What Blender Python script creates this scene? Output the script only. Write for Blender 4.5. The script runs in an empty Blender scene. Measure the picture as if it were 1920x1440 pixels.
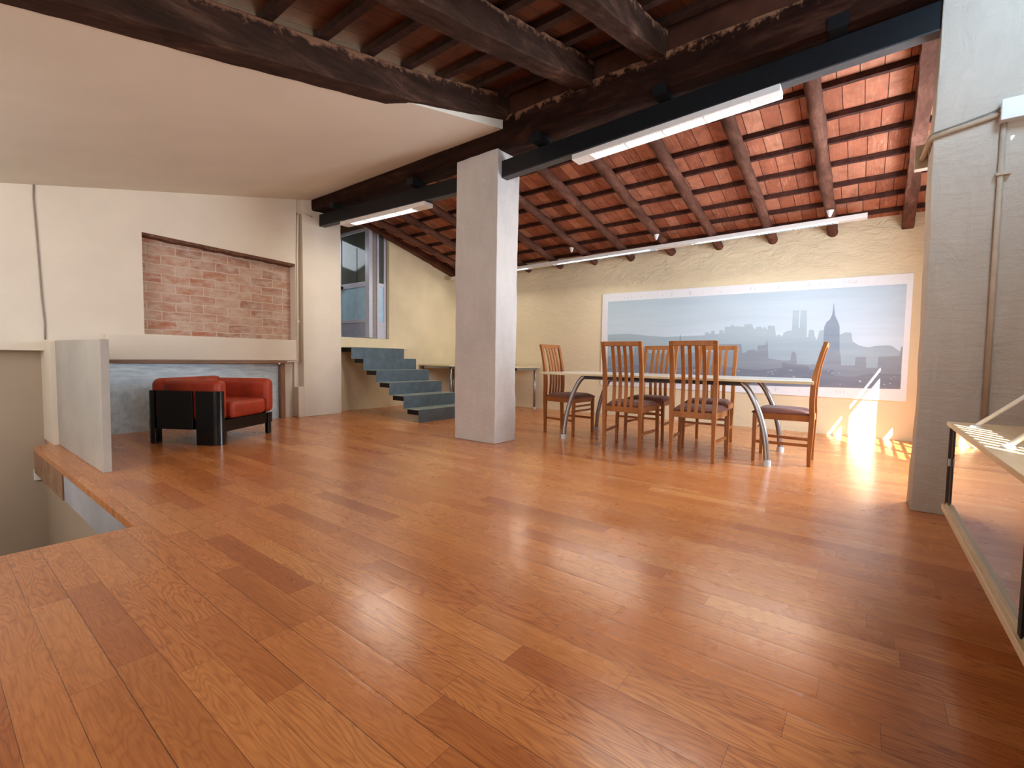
import bpy, bmesh, math, random
from mathutils import Vector, Matrix, noise
C = bpy.context.scene.collection
PI = math.pi
random.seed(7)

# ------------------------------------------------------------------ materials
class NT:
    def __init__(s, name):
        s.m = bpy.data.materials.new(name); s.m.use_nodes = True
        s.t = s.m.node_tree; s.t.nodes.clear()
        s.out = s.t.nodes.new('ShaderNodeOutputMaterial')
    def put(s, sock, v):
        if v is None: return
        if isinstance(v, bpy.types.NodeSocket): s.t.links.new(v, sock)
        elif isinstance(v, (tuple, list)) and sock.type == 'RGBA' and len(v) == 3: sock.default_value = (*v, 1)
        else: sock.default_value = v
    def n(s, typ, ins=None, **props):
        nd = s.t.nodes.new('ShaderNode' + typ)
        for k, v in props.items(): setattr(nd, k, v)
        for k, v in (ins or {}).items(): s.put(nd.inputs[k], v)
        return nd
    def math(s, op, a, b=None, c=None, clamp=False):
        nd = s.n('Math', operation=op); nd.use_clamp = clamp
        s.put(nd.inputs[0], a); s.put(nd.inputs[1], b); s.put(nd.inputs[2], c)
        return nd.outputs[0]
    def mix(s, f, a, b, mode='MIX'):
        nd = s.n('MixRGB', blend_type=mode); s.put(nd.inputs[0], f); s.put(nd.inputs[1], a); s.put(nd.inputs[2], b)
        return nd.outputs[0]
    def ramp(s, f, pts, interp='LINEAR'):
        nd = s.n('ValToRGB'); s.put(nd.inputs[0], f); e = nd.color_ramp.elements; nd.color_ramp.interpolation = interp
        while len(e) < len(pts): e.new(.5)
        for q, (p, c) in zip(e, pts): q.position = p; q.color = (*c, 1) if len(c) == 3 else c
        return nd.outputs[0]
    def noise(s, v, scale, detail=4, rough=.55, dist=0):
        return s.n('TexNoise', {'Vector': v, 'Scale': scale, 'Detail': detail, 'Roughness': rough, 'Distortion': dist}).outputs[0]
    def coord(s, kind='Object'): return s.n('TexCoord').outputs[kind]
    def mapping(s, v, scale=(1, 1, 1), rot=(0, 0, 0), loc=(0, 0, 0)):
        return s.n('Mapping', {'Vector': v, 'Scale': scale, 'Rotation': rot, 'Location': loc}).outputs[0]
    def sep(s, v):
        nd = s.n('SeparateXYZ', {0: v}); return nd.outputs
    def comb(s, x, y, z):
        return s.n('CombineXYZ', {0: x, 1: y, 2: z}).outputs[0]
    def bump(s, h, strength=.3, dist=.01, normal=None):
        return s.n('Bump', {'Height': h, 'Strength': strength, 'Distance': dist, 'Normal': normal}).outputs[0]
    def bsdf(s, col, rough=.6, normal=None, **kw):
        b = s.n('BsdfPrincipled', {'Base Color': col, 'Roughness': rough})
        if normal is not None: s.t.links.new(normal, b.inputs['Normal'])
        for k, v in kw.items(): s.put(b.inputs[k.replace('_', ' ')], v)
        s.t.links.new(b.outputs[0], s.out.inputs[0]); return s.m

def mat_plaster(name, col, bump=.25, var=.12, scale=6, blot=None):
    t = NT(name); c = t.coord()
    n1 = t.noise(c, 1.2, 4); n2 = t.noise(c, scale, 5, .6, .4); n3 = t.noise(c, 60, 3)
    dark = tuple(x*(1-var) for x in col); lite = tuple(min(1, x*(1+var*.6)) for x in col)
    colr = t.ramp(n1, [(.3, dark), (.7, lite)])
    if blot: colr = t.mix(t.math('MULTIPLY', t.ramp(n2, [(.5, (0, 0, 0)), (.75, (1, 1, 1))]), .6), colr, blot)
    h = t.math('ADD', t.math('MULTIPLY', n2, 1.0), t.math('MULTIPLY', n3, .12))
    return t.bsdf(colr, .85, t.bump(h, bump, .03), Specular_IOR_Level=.25)

def mat_trowel(name, col, bump=.5):
    t = NT(name); c = t.coord()
    n1 = t.noise(c, 1.5, 4); n2 = t.noise(t.mapping(c, (1, 1, .35)), 9, 6, .65, 1.2); n3 = t.noise(t.mapping(c, (1, 1, 3)), 5, 5, .6, .5)
    colr = t.ramp(n1, [(.3, tuple(x*.88 for x in col)), (.7, col)])
    colr = t.mix(t.math('MULTIPLY', t.ramp(n2, [(.45, (0, 0, 0)), (.8, (1, 1, 1))]), .4), colr, tuple(min(1, x*1.15) for x in col))
    return t.bsdf(colr, .8, t.bump(t.math('ADD', n2, n3), bump, .022), Specular_IOR_Level=.3)

def mat_rough_plaster(name, col):
    # hand trowelled plaster with diagonal ridges on the upper half of the far wall
    t = NT(name); c = t.coord()
    v = t.mapping(c, (1, 2.2, 5), (.5, 0, 0))
    n1 = t.noise(c, 1.0, 4); n2 = t.noise(v, 2.2, 6, .6, .8); n3 = t.noise(c, 45, 3)
    z = t.sep(c)[2]
    up = t.ramp(t.math('DIVIDE', z, 2.8), [(.6, (.15, .15, .15)), (.8, (1, 1, 1))])
    h = t.math('MULTIPLY', t.math('ADD', n2, t.math('MULTIPLY', n3, .08)), up)
    colr = t.ramp(n1, [(.3, tuple(x*.9 for x in col)), (.7, col)])
    return t.bsdf(colr, .85, t.bump(h, .7, .05), Specular_IOR_Level=.25)

def mat_floor():
    t = NT('oak_planks'); c = t.coord(); x, y, z = t.sep(c)[:3]
    W = .1045
    xs = t.math('DIVIDE', t.math('SUBTRACT', x, .015), W)
    row = t.math('FLOOR', xs); fx = t.math('SUBTRACT', xs, row)
    wn = t.n('TexWhiteNoise', {'W': row}, noise_dimensions='1D').outputs['Value']
    wn2 = t.n('TexWhiteNoise', {'W': t.math('ADD', row, 31.7)}, noise_dimensions='1D').outputs['Value']
    L = t.math('ADD', t.math('MULTIPLY', wn2, .5), .55)
    ys = t.math('DIVIDE', t.math('ADD', y, t.math('MULTIPLY', wn, 5)), L)
    idx = t.math('FLOOR', ys); fy = t.math('SUBTRACT', ys, idx)
    rnd = t.n('TexWhiteNoise', {'Vector': t.comb(row, idx, 0)}, noise_dimensions='2D')
    r1 = rnd.outputs['Value']; rc = rnd.outputs['Color']
    r2, r3, r4 = t.sep(rc)[:3]
    # grain space: shifted per plank
    gv = t.comb(t.math('ADD', t.math('MULTIPLY', x, 1.0), t.math('MULTIPLY', r2, 17)),
                t.math('ADD', t.math('MULTIPLY', y, .13), t.math('MULTIPLY', r3, 23)), 0)
    big = t.noise(gv, 10, 2.5, .5)
    rings = t.math('SINE', t.math('MULTIPLY', big, 72))
    rings = t.math('SUBTRACT', 1, t.math('ABSOLUTE', rings))
    shade = t.noise(gv, 3.2, 3, .5)
    fine = t.noise(t.mapping(gv, (170, 60, 1)), 1, 3, .6)
    pores = t.noise(t.mapping(gv, (320, 300, 1)), 1, 2, .6)
    base = t.ramp(r1, [(0, (.54, .188, .060)), (.08, (.63, .242, .074)), (.5, (.68, .275, .088)), (.9, (.72, .31, .10)), (1, (.78, .37, .14))])
    dark = t.mix(1, base, (.50, .36, .27), 'MULTIPLY')
    g = t.math('MULTIPLY', t.math('POWER', rings, 1.5), t.math('MULTIPLY_ADD', r4, .5, .30))
    col = t.mix(g, base, dark)
    col = t.mix(t.math('MULTIPLY', t.math('SUBTRACT', fine, .42), 1.6, clamp=True), col, dark)
    col = t.mix(t.math('MULTIPLY', t.math('SUBTRACT', shade, .48), 2.2, clamp=True), col, dark)
    ex = t.math('MULTIPLY', t.math('MINIMUM', fx, t.math('SUBTRACT', 1, fx)), W)
    ey = t.math('MULTIPLY', t.math('MINIMUM', fy, t.math('SUBTRACT', 1, fy)), L)
    seamw = t.math('MULTIPLY_ADD', wn, .0012, .0003)
    sx = t.math('LESS_THAN', ex, seamw); sy = t.math('LESS_THAN', ey, .0006)
    seam = t.math('MAXIMUM', sx, sy)
    col = t.mix(t.math('MULTIPLY', seam, .75), col, (.07, .025, .012))
    scuff = t.noise(c, 2.3, 5, .65)
    rough = t.math('ADD', t.math('MULTIPLY', scuff, .16), t.math('MULTIPLY_ADD', r4, .05, .19))
    hh = t.math('ADD', t.math('MULTIPLY', t.math('POWER', t.math('MULTIPLY', t.math('MINIMUM', ex, .012), 83), .5), .5),
                t.math('ADD', t.math('MULTIPLY', r2, .35), t.math('ADD', t.math('MULTIPLY', fine, .16), t.math('MULTIPLY', t.noise(c, 7, 2), .6))))
    return t.bsdf(col, rough, t.bump(hh, .32, .003), Specular_IOR_Level=.6, Coat_Weight=.4, Coat_Roughness=.20)

def mat_beam(name, axis, dark, mid, lite, fringe=True, gain=1.0):
    t = NT(name); c = t.coord()
    sc = {'x': (.22, 1, 1), 'y': (1, .22, 1)}[axis]
    v = t.mapping(c, sc)
    n1 = t.noise(v, 9, 6, .65, .6); n2 = t.noise(v, 42, 5, .6, .3); n3 = t.noise(c, 2.2, 3)
    col = t.ramp(n1, [(.25, dark), (.55, mid), (.8, lite)])
    col = t.mix(t.math('MULTIPLY', t.ramp(n2, [(.5, (0, 0, 0)), (.7, (1, 1, 1))]), .45), col, dark)
    col = t.mix(t.math('MULTIPLY', t.ramp(n3, [(.45, (0, 0, 0)), (.65, (1, 1, 1))]), .5), col, tuple(q*.55 for q in mid))
    if fringe:
        uv = t.n('UVMap').outputs[0]; hv = t.sep(uv)[1]
        nz = t.noise(c, 13, 5, .7)
        msk = t.ramp(t.math('ADD', hv, t.math('MULTIPLY', t.math('SUBTRACT', nz, .5), 1.1)), [(.80, (0, 0, 0)), (.96, (1, 1, 1))])
        col = t.mix(t.math('MULTIPLY', msk, .8), col, (.34, .19, .12))
    # wormholes
    vo = t.n('TexVoronoi', {'Vector': c, 'Scale': 34}).outputs['Distance']
    holes = t.math('LESS_THAN', vo, .085)
    col = t.mix(t.math('MULTIPLY', holes, .5), col, (.01, .005, .004))
    h = t.math('ADD', n1, t.math('MULTIPLY', n2, .6))
    return t.bsdf(col, .8, t.bump(h, .6, .012), Specular_IOR_Level=.2)

def mat_tiles(name, sx, col_a, col_b, col_c, streak=(.66, .44, .31)):
    # clay planks laid side by side between battens; seams run down the slope
    t = NT(name); c = t.coord(); x, y, z = t.sep(c)[:3]
    rowf = t.math('DIVIDE', t.math('SUBTRACT', x, sx[0]), sx[1]); row = t.math('FLOOR', rowf)
    off = t.n('TexWhiteNoise', {'W': row}, noise_dimensions='1D').outputs['Value']
    yy = t.math('DIVIDE', t.math('ADD', y, t.math('MULTIPLY', off, .08)), .152)
    ty = t.math('FLOOR', yy); fy = t.math('SUBTRACT', yy, ty)
    rn = t.n('TexWhiteNoise', {'Vector': t.comb(row, ty, 3)}, noise_dimensions='3D')
    r = rn.outputs['Value']; r2, r3, _ = t.sep(rn.outputs['Color'])[:3]
    col = t.ramp(r, [(0, col_a), (.45, col_b), (1, col_c)])
    v = t.comb(t.math('MULTIPLY', x, 5), t.math('ADD', t.math('MULTIPLY', y, 40), t.math('MULTIPLY', r2, 50)), r3)
    st = t.noise(v, 1.4, 4, .6, .5)
    col = t.mix(t.math('MULTIPLY', t.ramp(st, [(.5, (0, 0, 0)), (.72, (1, 1, 1))]), t.math('MULTIPLY_ADD', r3, .5, .1)), col, streak)
    bl = t.noise(c, 7, 4, .6)
    col = t.mix(t.math('MULTIPLY', t.ramp(bl, [(.45, (0, 0, 0)), (.75, (1, 1, 1))]), .5), col, tuple(q*.45 for q in col_a))
    seam = t.math('LESS_THAN', t.math('MINIMUM', fy, t.math('SUBTRACT', 1, fy)), .022)
    col = t.mix(t.math('MULTIPLY', seam, .85), col, (.03, .01, .008))
    h = t.math('ADD', t.math('MULTIPLY', seam, -1.2), t.math('ADD', t.math('MULTIPLY', st, .5), r2))
    return t.bsdf(col, .62, t.bump(h, .5, .008), Specular_IOR_Level=.35)

def mat_brick():
    t = NT('old_brick'); c = t.coord(); x, y, z = t.sep(c)[:3]
    nz = t.noise(c, 4, 3)
    v = t.comb(t.math('ADD', x, t.math('MULTIPLY', nz, .05)), t.math('ADD', z, t.math('MULTIPLY', nz, .05)), 0)
    b = t.n('TexBrick', {'Vector': v, 'Color1': (0, 0, 0, 1), 'Color2': (1, 1, 1, 1), 'Mortar': (.5, .5, .5, 1), 'Scale': 1, 'Mortar Size': .007,
                         'Mortar Smooth': .35, 'Brick Width': .292, 'Row Height': .112})
    b.offset = .5
    r = b.outputs['Color']; fac = b.outputs['Fac']
    col = t.ramp(r, [(0, (.36, .19, .13)), (.3, (.46, .26, .18)), (.55, (.50, .32, .23)), (.88, (.46, .25, .16)), (1, (.42, .14, .08))])
    n1 = t.noise(t.mapping(c, (1, 1, 2)), 5, 6, .7, .3)
    col = t.mix(t.math('MULTIPLY', t.ramp(n1, [(.38, (0, 0, 0)), (.62, (1, 1, 1))]), .72), col, (.60, .50, .43))
    n2 = t.noise(c, 40, 4, .7)
    col = t.mix(t.math('MULTIPLY', t.ramp(n2, [(.58, (0, 0, 0)), (.7, (1, 1, 1))]), .35), col, (.7, .62, .54))
    col = t.mix(t.math('MULTIPLY', fac, .8), col, (.62, .53, .45))
    h = t.math('ADD', t.math('MULTIPLY', fac, -.5), t.math('MULTIPLY', n1, .6))
    return t.bsdf(col, .9, t.bump(h, .6, .01), Specular_IOR_Level=.15)

def mat_wood(name, axis, a, b, scale=14, rough=.4, spec=.4):
    t = NT(name); c = t.coord()
    sc = {'x': (.12, 1, 1), 'y': (1, .12, 1), 'z': (1, 1, .12)}[axis]
    n1 = t.noise(t.mapping(c, sc), scale, 5, .6, .4); n2 = t.noise(t.mapping(c, sc), scale*7, 3)
    col = t.ramp(t.math('ADD', t.math('MULTIPLY', n1, .7), t.math('MULTIPLY', n2, .3)), [(.35, a), (.65, b)])
    return t.bsdf(col, rough, t.bump(n2, .1, .002), Specular_IOR_Level=spec)

def mat_plain(name, col, rough=.5, metal=0, var=.08, scale=20, bump=.05, **kw):
    t = NT(name); c = t.coord(); n = t.noise(c, scale, 4)
    colr = t.ramp(n, [(.3, tuple(q*(1-var) for q in col)), (.7, tuple(min(1, q*(1+var)) for q in col))])
    return t.bsdf(colr, rough, t.bump(n, bump, .004), Metallic=metal, **kw)

def mat_leather():
    t = NT('red_leather'); c = t.coord(); n = t.noise(c, 5, 4); vo = t.n('TexVoronoi', {'Vector': c, 'Scale': 190}).outputs['Distance']
    colr = t.ramp(n, [(.3, (.30, .040, .018)), (.7, (.44, .068, .028))])
    h = t.math('ADD', t.math('MULTIPLY', n, 2), t.math('MULTIPLY', vo, .3))
    return t.bsdf(colr, .42, t.bump(h, .25, .006), Specular_IOR_Level=.45)

def mat_fabric():
    t = NT('mauve_fabric'); c = t.coord(); n = t.noise(c, 300, 2); n1 = t.noise(c, 6, 3)
    colr = t.ramp(n1, [(.3, (.22, .105, .085)), (.7, (.31, .155, .125))])
    return t.bsdf(colr, .9, t.bump(n, .3, .002), Sheen_Weight=.3, Specular_IOR_Level=.1)

def mat_mottled():
    t = NT('mottled_blue_panel'); c = t.coord()
    n1 = t.noise(c, 9, 5, .6, .6); n2 = t.noise(c, 2, 3); n3 = t.noise(t.mapping(c, (.4, 1, 3)), 12, 4)
    z = t.sep(c)[2]
    k = t.mix(t.ramp(z, [(.5, (0, 0, 0)), (.7, (1, 1, 1))]), n1, n3)
    colr = t.ramp(k, [(.3, (.46, .56, .62)), (.5, (.62, .75, .84)), (.72, (.86, .94, .98))])
    colr = t.mix(t.math('MULTIPLY', n2, .25), colr, (.3, .42, .52))
    return t.bsdf(colr, .5, t.bump(n1, .1, .004))

def mat_louvre(name, strength, col=(1, .98, .95), base=.7):
    # bright reflector louvre of a strip light: a fine grid of white cross blades over lamps
    t = NT(name); c = t.coord(); x, y, z = t.sep(c)[:3]
    g1 = t.math('FRACT', t.math('DIVIDE', y, .045)); bl = t.math('LESS_THAN', t.math('MINIMUM', g1, t.math('SUBTRACT', 1, g1)), .14)
    g2 = t.math('FRACT', t.math('DIVIDE', y, .42)); sep = t.math('LESS_THAN', g2, .03)
    em = t.mix(bl, (*[q for q in col],), tuple(q*.38 for q in col))
    em = t.mix(sep, em, (1, .95, .85))
    b = t.n('BsdfPrincipled', {'Base Color': (base, base, base, 1), 'Roughness': .3, 'Emission Color': em, 'Emission Strength': strength})
    t.t.links.new(b.outputs[0], t.out.inputs[0]); return t.m

def mat_print(name, top, bot, zr, warm):
    # hazy photographic print: tone varies with height and drifts from warm grey (left) to blue (right)
    t = NT(name); c = t.coord(); x, y, z = t.sep(c)[:3]
    f = t.n('MapRange', {'Value': z, 'From Min': zr[0], 'From Max': zr[1]}).outputs[0]
    col = t.mix(f, bot, top)
    side = t.n('MapRange', {'Value': y, 'From Min': -.4, 'From Max': 3.4}).outputs[0]
    col = t.mix(t.math('MULTIPLY', side, .55), col, t.mix(1, col, warm, 'MULTIPLY'))
    n = t.noise(t.mapping(c, (1, .25, 3)), 3, 5, .6, .3)
    col = t.mix(.12, col, t.ramp(n, [(.3, (.3, .35, .4)), (.7, (.8, .85, .9))]))
    return t.bsdf(col, .5, None, Specular_IOR_Level=.25)

M = {}
M['floor'] = mat_floor()
M['wall'] = mat_plaster('warm_plaster', (.78, .685, .50), .18)
M['wall_l'] = mat_plaster('left_plaster', (.73, .66, .565), .12, .07)
M['wall_far'] = mat_rough_plaster('far_plaster', (.82, .71, .51))
M['ceil'] = mat_plaster('ceiling_plaster', (.75, .705, .615), .05, .05)
M['pillar'] = mat_trowel('pillar_plaster', (.62, .585, .56), .5)
M['rpillar'] = mat_trowel('right_pillar_plaster', (.56, .50, .43), .6)
M['low'] = mat_plaster('grey_render', (.46, .43, .39), .12, .15, 8, (.40, .38, .36))
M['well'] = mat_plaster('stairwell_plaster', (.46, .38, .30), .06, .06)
M['fascia'] = mat_plaster('grey_painted_fascia', (.40, .40, .43), .1, .2, 12)
M['beam_x'] = mat_beam('beam_wood_x', 'x', (.02, .011, .008), (.075, .040, .028), (.20, .115, .080))
M['beam_y'] = mat_beam('beam_wood_y', 'y', (.012, .005, .0035), (.040, .015, .009), (.11, .05, .03))
M['rafter'] = mat_beam('rafter_wood', 'x', (.06, .028, .019), (.17, .080, .055), (.30, .155, .11), False)
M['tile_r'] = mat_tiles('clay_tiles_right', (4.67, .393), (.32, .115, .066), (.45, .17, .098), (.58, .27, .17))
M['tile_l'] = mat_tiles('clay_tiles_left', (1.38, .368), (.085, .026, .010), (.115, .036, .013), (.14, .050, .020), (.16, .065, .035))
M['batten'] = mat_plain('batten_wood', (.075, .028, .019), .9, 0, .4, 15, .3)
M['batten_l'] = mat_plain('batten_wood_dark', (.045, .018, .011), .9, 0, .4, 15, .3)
M['mortar'] = mat_plain('mortar_edge', (.17, .085, .055), .95, 0, .4, 25, .6)
M['infill'] = mat_plain('brown_infill', (.085, .032, .018), .9, 0, .3, 4, .3)
M['brick'] = mat_brick()
M['steel'] = mat_plain('black_steel', (.012, .014, .017), .45, 0, .15, 30)
M['steel_fl'] = mat_plain('grey_flange', (.07, .07, .075), .5, 0, .15, 30)
M['stair'] = mat_plain('blue_grey_steel', (.12, .165, .20), .5, .1, .18, 9, .08)
M['tread'] = mat_plain('tread_grey_green', (.30, .34, .31), .4, 0, .15, 9, .08)
M['stairdark'] = mat_plain('dark_bracket', (.012, .010, .010), .6)
M['white'] = mat_plain('white_enamel', (.78, .76, .74), .35, 0, .03)
M['lou_on'] = mat_louvre('louvre_lit', 1.15)
M['lou_far'] = mat_louvre('louvre_dim', .42, (.62, .82, 1), .15)
M['lou_cool'] = mat_louvre('louvre_cool', .85, (.88, .97, 1))
M['leather'] = mat_leather()
M['black'] = mat_plain('black_lacquer', (.006, .007, .009), .22, 0, .1, 10, 0, Coat_Weight=.3)
M['panel'] = mat_mottled()
M['trimwood'] = mat_wood('old_pine_trim', 'x', (.22, .12, .07), (.38, .24, .16), 9, .6)
M['chair'] = mat_wood('chair_cherry', 'z', (.30, .115, .034), (.42, .175, .056), 10, .35)
M['fabric'] = mat_fabric()
M['cream'] = mat_plain('cream_laminate', (.70, .62, .42), .35, 0, .03)
M['tabletop'] = mat_plain('white_laminate', (.80, .81, .76), .18, 0, .02)
M['alu'] = mat_plain('silver_tube', (.40, .42, .45), .28, .85, .05)
M['alu_w'] = mat_plain('silver_foot', (.62, .66, .70), .4, .2, .05)
M['darkbar'] = mat_plain('dark_bar', (.06, .048, .045), .5)
M['birch'] = mat_wood('birch_ply', 'x', (.62, .47, .29), (.74, .60, .42), 9, .4)
M['cabdark'] = mat_plain('cabinet_dark_panel', (.10, .075, .065), .5)  # dark brown panel colour
t = NT('grey_mirror_glass'); cc = t.coord(); t.bsdf(t.ramp(t.noise(cc, 3, 2), [(.3, (.44, .48, .53)), (.7, (.48, .52, .57))]), .03, None, Metallic=1.0); M['mirror'] = t.m
M['plastic'] = mat_plain('white_plastic', (.72, .72, .74), .4, 0, .03)
M['cable'] = mat_plain('painted_cable', (.46, .36, .26), .6)
M['cable2'] = mat_plain('grey_cable', (.30, .26, .22), .6)
M['pipe'] = mat_plain('painted_pipe', (.50, .41, .32), .55)
M['dframe'] = mat_plain('lavender_grey_frame', (.60, .63, .76), .35, .1, .05)
M['dpanel'] = mat_plain('lavender_grey_panel', (.46, .50, .66), .4, .1, .08)
M['dglass_up'] = mat_plain('dark_green_glass', (.13, .145, .135), .08, 0, .06, 4)
M['dglass_lo'] = mat_plain('frosted_blue_glass', (.46, .68, .86), .3, 0, .1, 6)
M['dpost'] = mat_plain('grey_door_post', (.34, .32, .32), .5)
M['dark'] = mat_plain('near_black', (.01, .009, .009), .6)
M['border'] = mat_plain('print_border', (.80, .82, .86), .35, 0, .02)
M['ink'] = mat_plain('faint_pencil', (.55, .58, .66), .6)
M['p_sky'] = mat_print('print_sky', (.50, .64, .76), (.66, .80, .94), (1.1, 1.87), (1, .97, .88))
M['p_far'] = mat_print('print_far_city', (.44, .57, .66), (.33, .44, .53), (.8, 1.5), (1, .99, .92))
M['p_esb'] = mat_print('print_tower', (.27, .36, .46), (.24, .32, .43), (.8, 1.6), (1, .98, .9))
M['p_mid'] = mat_print('print_mid_city', (.29, .35, .42), (.23, .28, .36), (.75, 1.1), (1, .98, .92))
M['p_near'] = mat_print('print_near_city', (.20, .24, .31), (.17, .20, .27), (.6, .9), (1, .98, .95))
M['p_glint'] = mat_plain('print_glints', (.6, .66, .72), .4)

# ------------------------------------------------------------------ mesh helpers
def obj(name, bm, mat, parent=None, smooth=False, bevel=0, seg=2, loc=None):
    me = bpy.data.meshes.new(name)
    bmesh.ops.recalc_face_normals(bm, faces=bm.faces)
    bm.to_mesh(me); bm.free()
    o = bpy.data.objects.new(name, me); C.objects.link(o)
    for m in (mat if isinstance(mat, list) else [mat]): me.materials.append(m)
    if smooth:
        for p in me.polygons: p.use_smooth = True
    if bevel:
        b = o.modifiers.new('b', 'BEVEL'); b.width = bevel; b.segments = seg; b.limit_method = 'ANGLE'; b.angle_limit = .6
    if parent: o.parent = parent
    if loc: o.location = loc
    return o
def tag(o, label, cat, group=None):
    o['label'] = label; o['category'] = cat
    if group: o['group'] = group
    return o
def thing(name, label, cat, loc=(0, 0, 0), rz=0, group=None):
    o = bpy.data.objects.new(name, None); C.objects.link(o); o.location = loc; o.rotation_euler = (0, 0, rz)
    o.empty_display_size = .1
    return tag(o, label, cat, group)
def struct(name, bm, m, parent=None, **k):
    o = obj(name, bm, m, parent, **k)
    if not parent: o['kind'] = 'structure'
    return o
def B(): return bmesh.new()
def box(bm, x0, x1, y0, y1, z0, z1, mi=0):
    vs = [bm.verts.new((x, y, z)) for x in (x0, x1) for y in (y0, y1) for z in (z0, z1)]
    fs = []
    for q in ((0, 1, 3, 2), (4, 6, 7, 5), (0, 4, 5, 1), (2, 3, 7, 6), (0, 2, 6, 4), (1, 5, 7, 3)):
        f = bm.faces.new([vs[i] for i in q]); f.material_index = mi; fs.append(f)
    return vs
def bx(*a): bm = B(); box(bm, *a); return bm
def hexa(bm, pts, mi=0):  # 8 pts: bottom 4 then top 4 (ccw)
    vs = [bm.verts.new(p) for p in pts]
    for q in ((3, 2, 1, 0), (4, 5, 6, 7), (0, 1, 5, 4), (1, 2, 6, 5), (2, 3, 7, 6), (3, 0, 4, 7)):
        f = bm.faces.new([vs[i] for i in q]); f.material_index = mi
def prism(bm, poly, axis, a, b, mi=0):  # poly in the other two axes
    def p(u, v, w): return {'x': (w, u, v), 'y': (u, w, v), 'z': (u, v, w)}[axis]
    A = [bm.verts.new(p(u, v, a)) for u, v in poly]; D = [bm.verts.new(p(u, v, b)) for u, v in poly]
    n = len(poly)
    f = bm.faces.new(A); f.material_index = mi
    f = bm.faces.new(D[::-1]); f.material_index = mi
    for i in range(n):
        f = bm.faces.new((A[i], D[i], D[(i+1) % n], A[(i+1) % n])); f.material_index = mi
def frame_of(d):
    d = d.normalized(); up = Vector((0, 0, 1)) if abs(d.z) < .9 else Vector((0, 1, 0))
    s = d.cross(up).normalized(); return s, s.cross(d).normalized()
def tube(bm, pts, r, n=10, caps=True, sq=None, side=None):
    pts = [Vector(p) for p in pts]; rings = []
    for i, p in enumerate(pts):
        d = pts[min(i+1, len(pts)-1)] - pts[max(i-1, 0)]
        s, u = frame_of(d)
        if side: s = Vector(side); u = s.cross(d.normalized())
        rr = r[i] if isinstance(r, (list, tuple)) else r
        if sq:
            w, h = sq; off = [(-w/2, -h/2), (w/2, -h/2), (w/2, h/2), (-w/2, h/2)]
            rings.append([bm.verts.new(p + s*a + u*b) for a, b in off])
        else:
            rings.append([bm.verts.new(p + (s*math.cos(2*PI*k/n) + u*math.sin(2*PI*k/n))*rr) for k in range(n)])
    m = len(rings[0])
    for a, b in zip(rings, rings[1:]):
        for k in range(m): bm.faces.new((a[k], a[(k+1) % m], b[(k+1) % m], b[k]))
    if caps: bm.faces.new(rings[0][::-1]); bm.faces.new(rings[-1])
def rough_beam(name, p0, p1, w, h, mat, seed=0, jit=.008, parent=None, corner=.2, step=.07, rnd=False, taper=0, bend=None):
    # p0,p1: centre of the BOTTOM edge at each end; cross-section w x h standing upright
    bm = B(); uvl = bm.loops.layers.uv.new('UVMap')
    p0 = Vector(p0); p1 = Vector(p1); L = (p1-p0).length; n = max(2, int(L/step))
    d = (p1-p0).normalized(); s = Vector((d.y, -d.x, 0)).normalized(); up = Vector((0, 0, 1))
    if rnd: prof = [(math.cos(a)*.5, .5+math.sin(a)*.5) for a in [2*PI*k/12 for k in range(12)]]
    else:
        c = corner*.5; prof = []
        per = [(-.5+c*.5, 0), (-.2, -.0), (.2, 0), (.5-c*.5, 0), (.5, c*.5), (.5, .35), (.5, .7), (.5, 1-c*.3), (.5-c*.3, 1), (0, 1), (-.5+c*.3, 1), (-.5, 1-c*.3), (-.5, .7), (-.5, .35), (-.5, c*.5)]
        prof = per
    rings = []
    for i in range(n+1):
        t = i/n; p = p0.lerp(p1, t); ring = []
        if bend: p = Vector((p.x, p.y, bend(p.x)))
        wob = Vector((noise.noise((t*L*.9, seed, 0)), noise.noise((t*L*.9, seed, 9)), 0))*jit*1.5
        k = 1 - taper*t
        for (a, b) in prof:
            q = p + s*(a*w*k) + up*(b*h*k + h*(1-k)*.5)
            nn = Vector((noise.noise((q.x*7+seed, q.y*7, q.z*7)), noise.noise((q.x*7, q.y*7+seed+5, q.z*7)), noise.noise((q.x*7, q.y*7, q.z*7+seed+11))))
            big = noise.noise((q.x*2.3, q.y*2.3+seed*3, q.z*2.3))
            ring.append((bm.verts.new(q + nn*jit + s*(a*big*jit*2) + up*wob.x + s*wob.y), b, t*L))
        rings.append(ring)
    m = len(prof)
    for A, D in zip(rings, rings[1:]):
        for k in range(m):
            q = (A[k], A[(k+1) % m], D[(k+1) % m], D[k]); f = bm.faces.new([v[0] for v in q])
            for lp, v in zip(f.loops, q): lp[uvl].uv = (v[2], v[1])
    for R in (rings[0][::-1], rings[-1]):
        f = bm.faces.new([v[0] for v in R])
        for lp, v in zip(f.loops, R): lp[uvl].uv = (v[2], v[1]*.6)
    o = obj(name, bm, mat, parent, smooth=rnd)
    return o
def wall_holes(bm, u0, u1, z0, z1, holes, put):
    us = sorted({u0, u1, *[h[0] for h in holes], *[h[1] for h in holes]}); zs = sorted({z0, z1, *[h[2] for h in holes], *[h[3] for h in holes]})
    for a, b in zip(us, us[1:]):
        for c, d in zip(zs, zs[1:]):
            um, zm = (a+b)/2, (c+d)/2
            if any(h[0] < um < h[1] and h[2] < zm < h[3] for h in holes): continue
            put(bm, a, b, c, d)

# ------------------------------------------------------------------ room shell
XF = lambda y: 7.185 - .0205*y          # far wall face
CP = lambda x: 2.40 + .222*x            # plaster ceiling
RL = lambda x: 2.66 + .243*x            # left roof boards
RR = lambda x: 2.69 + .21*(7.18-x)      # right roof tiles
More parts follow.
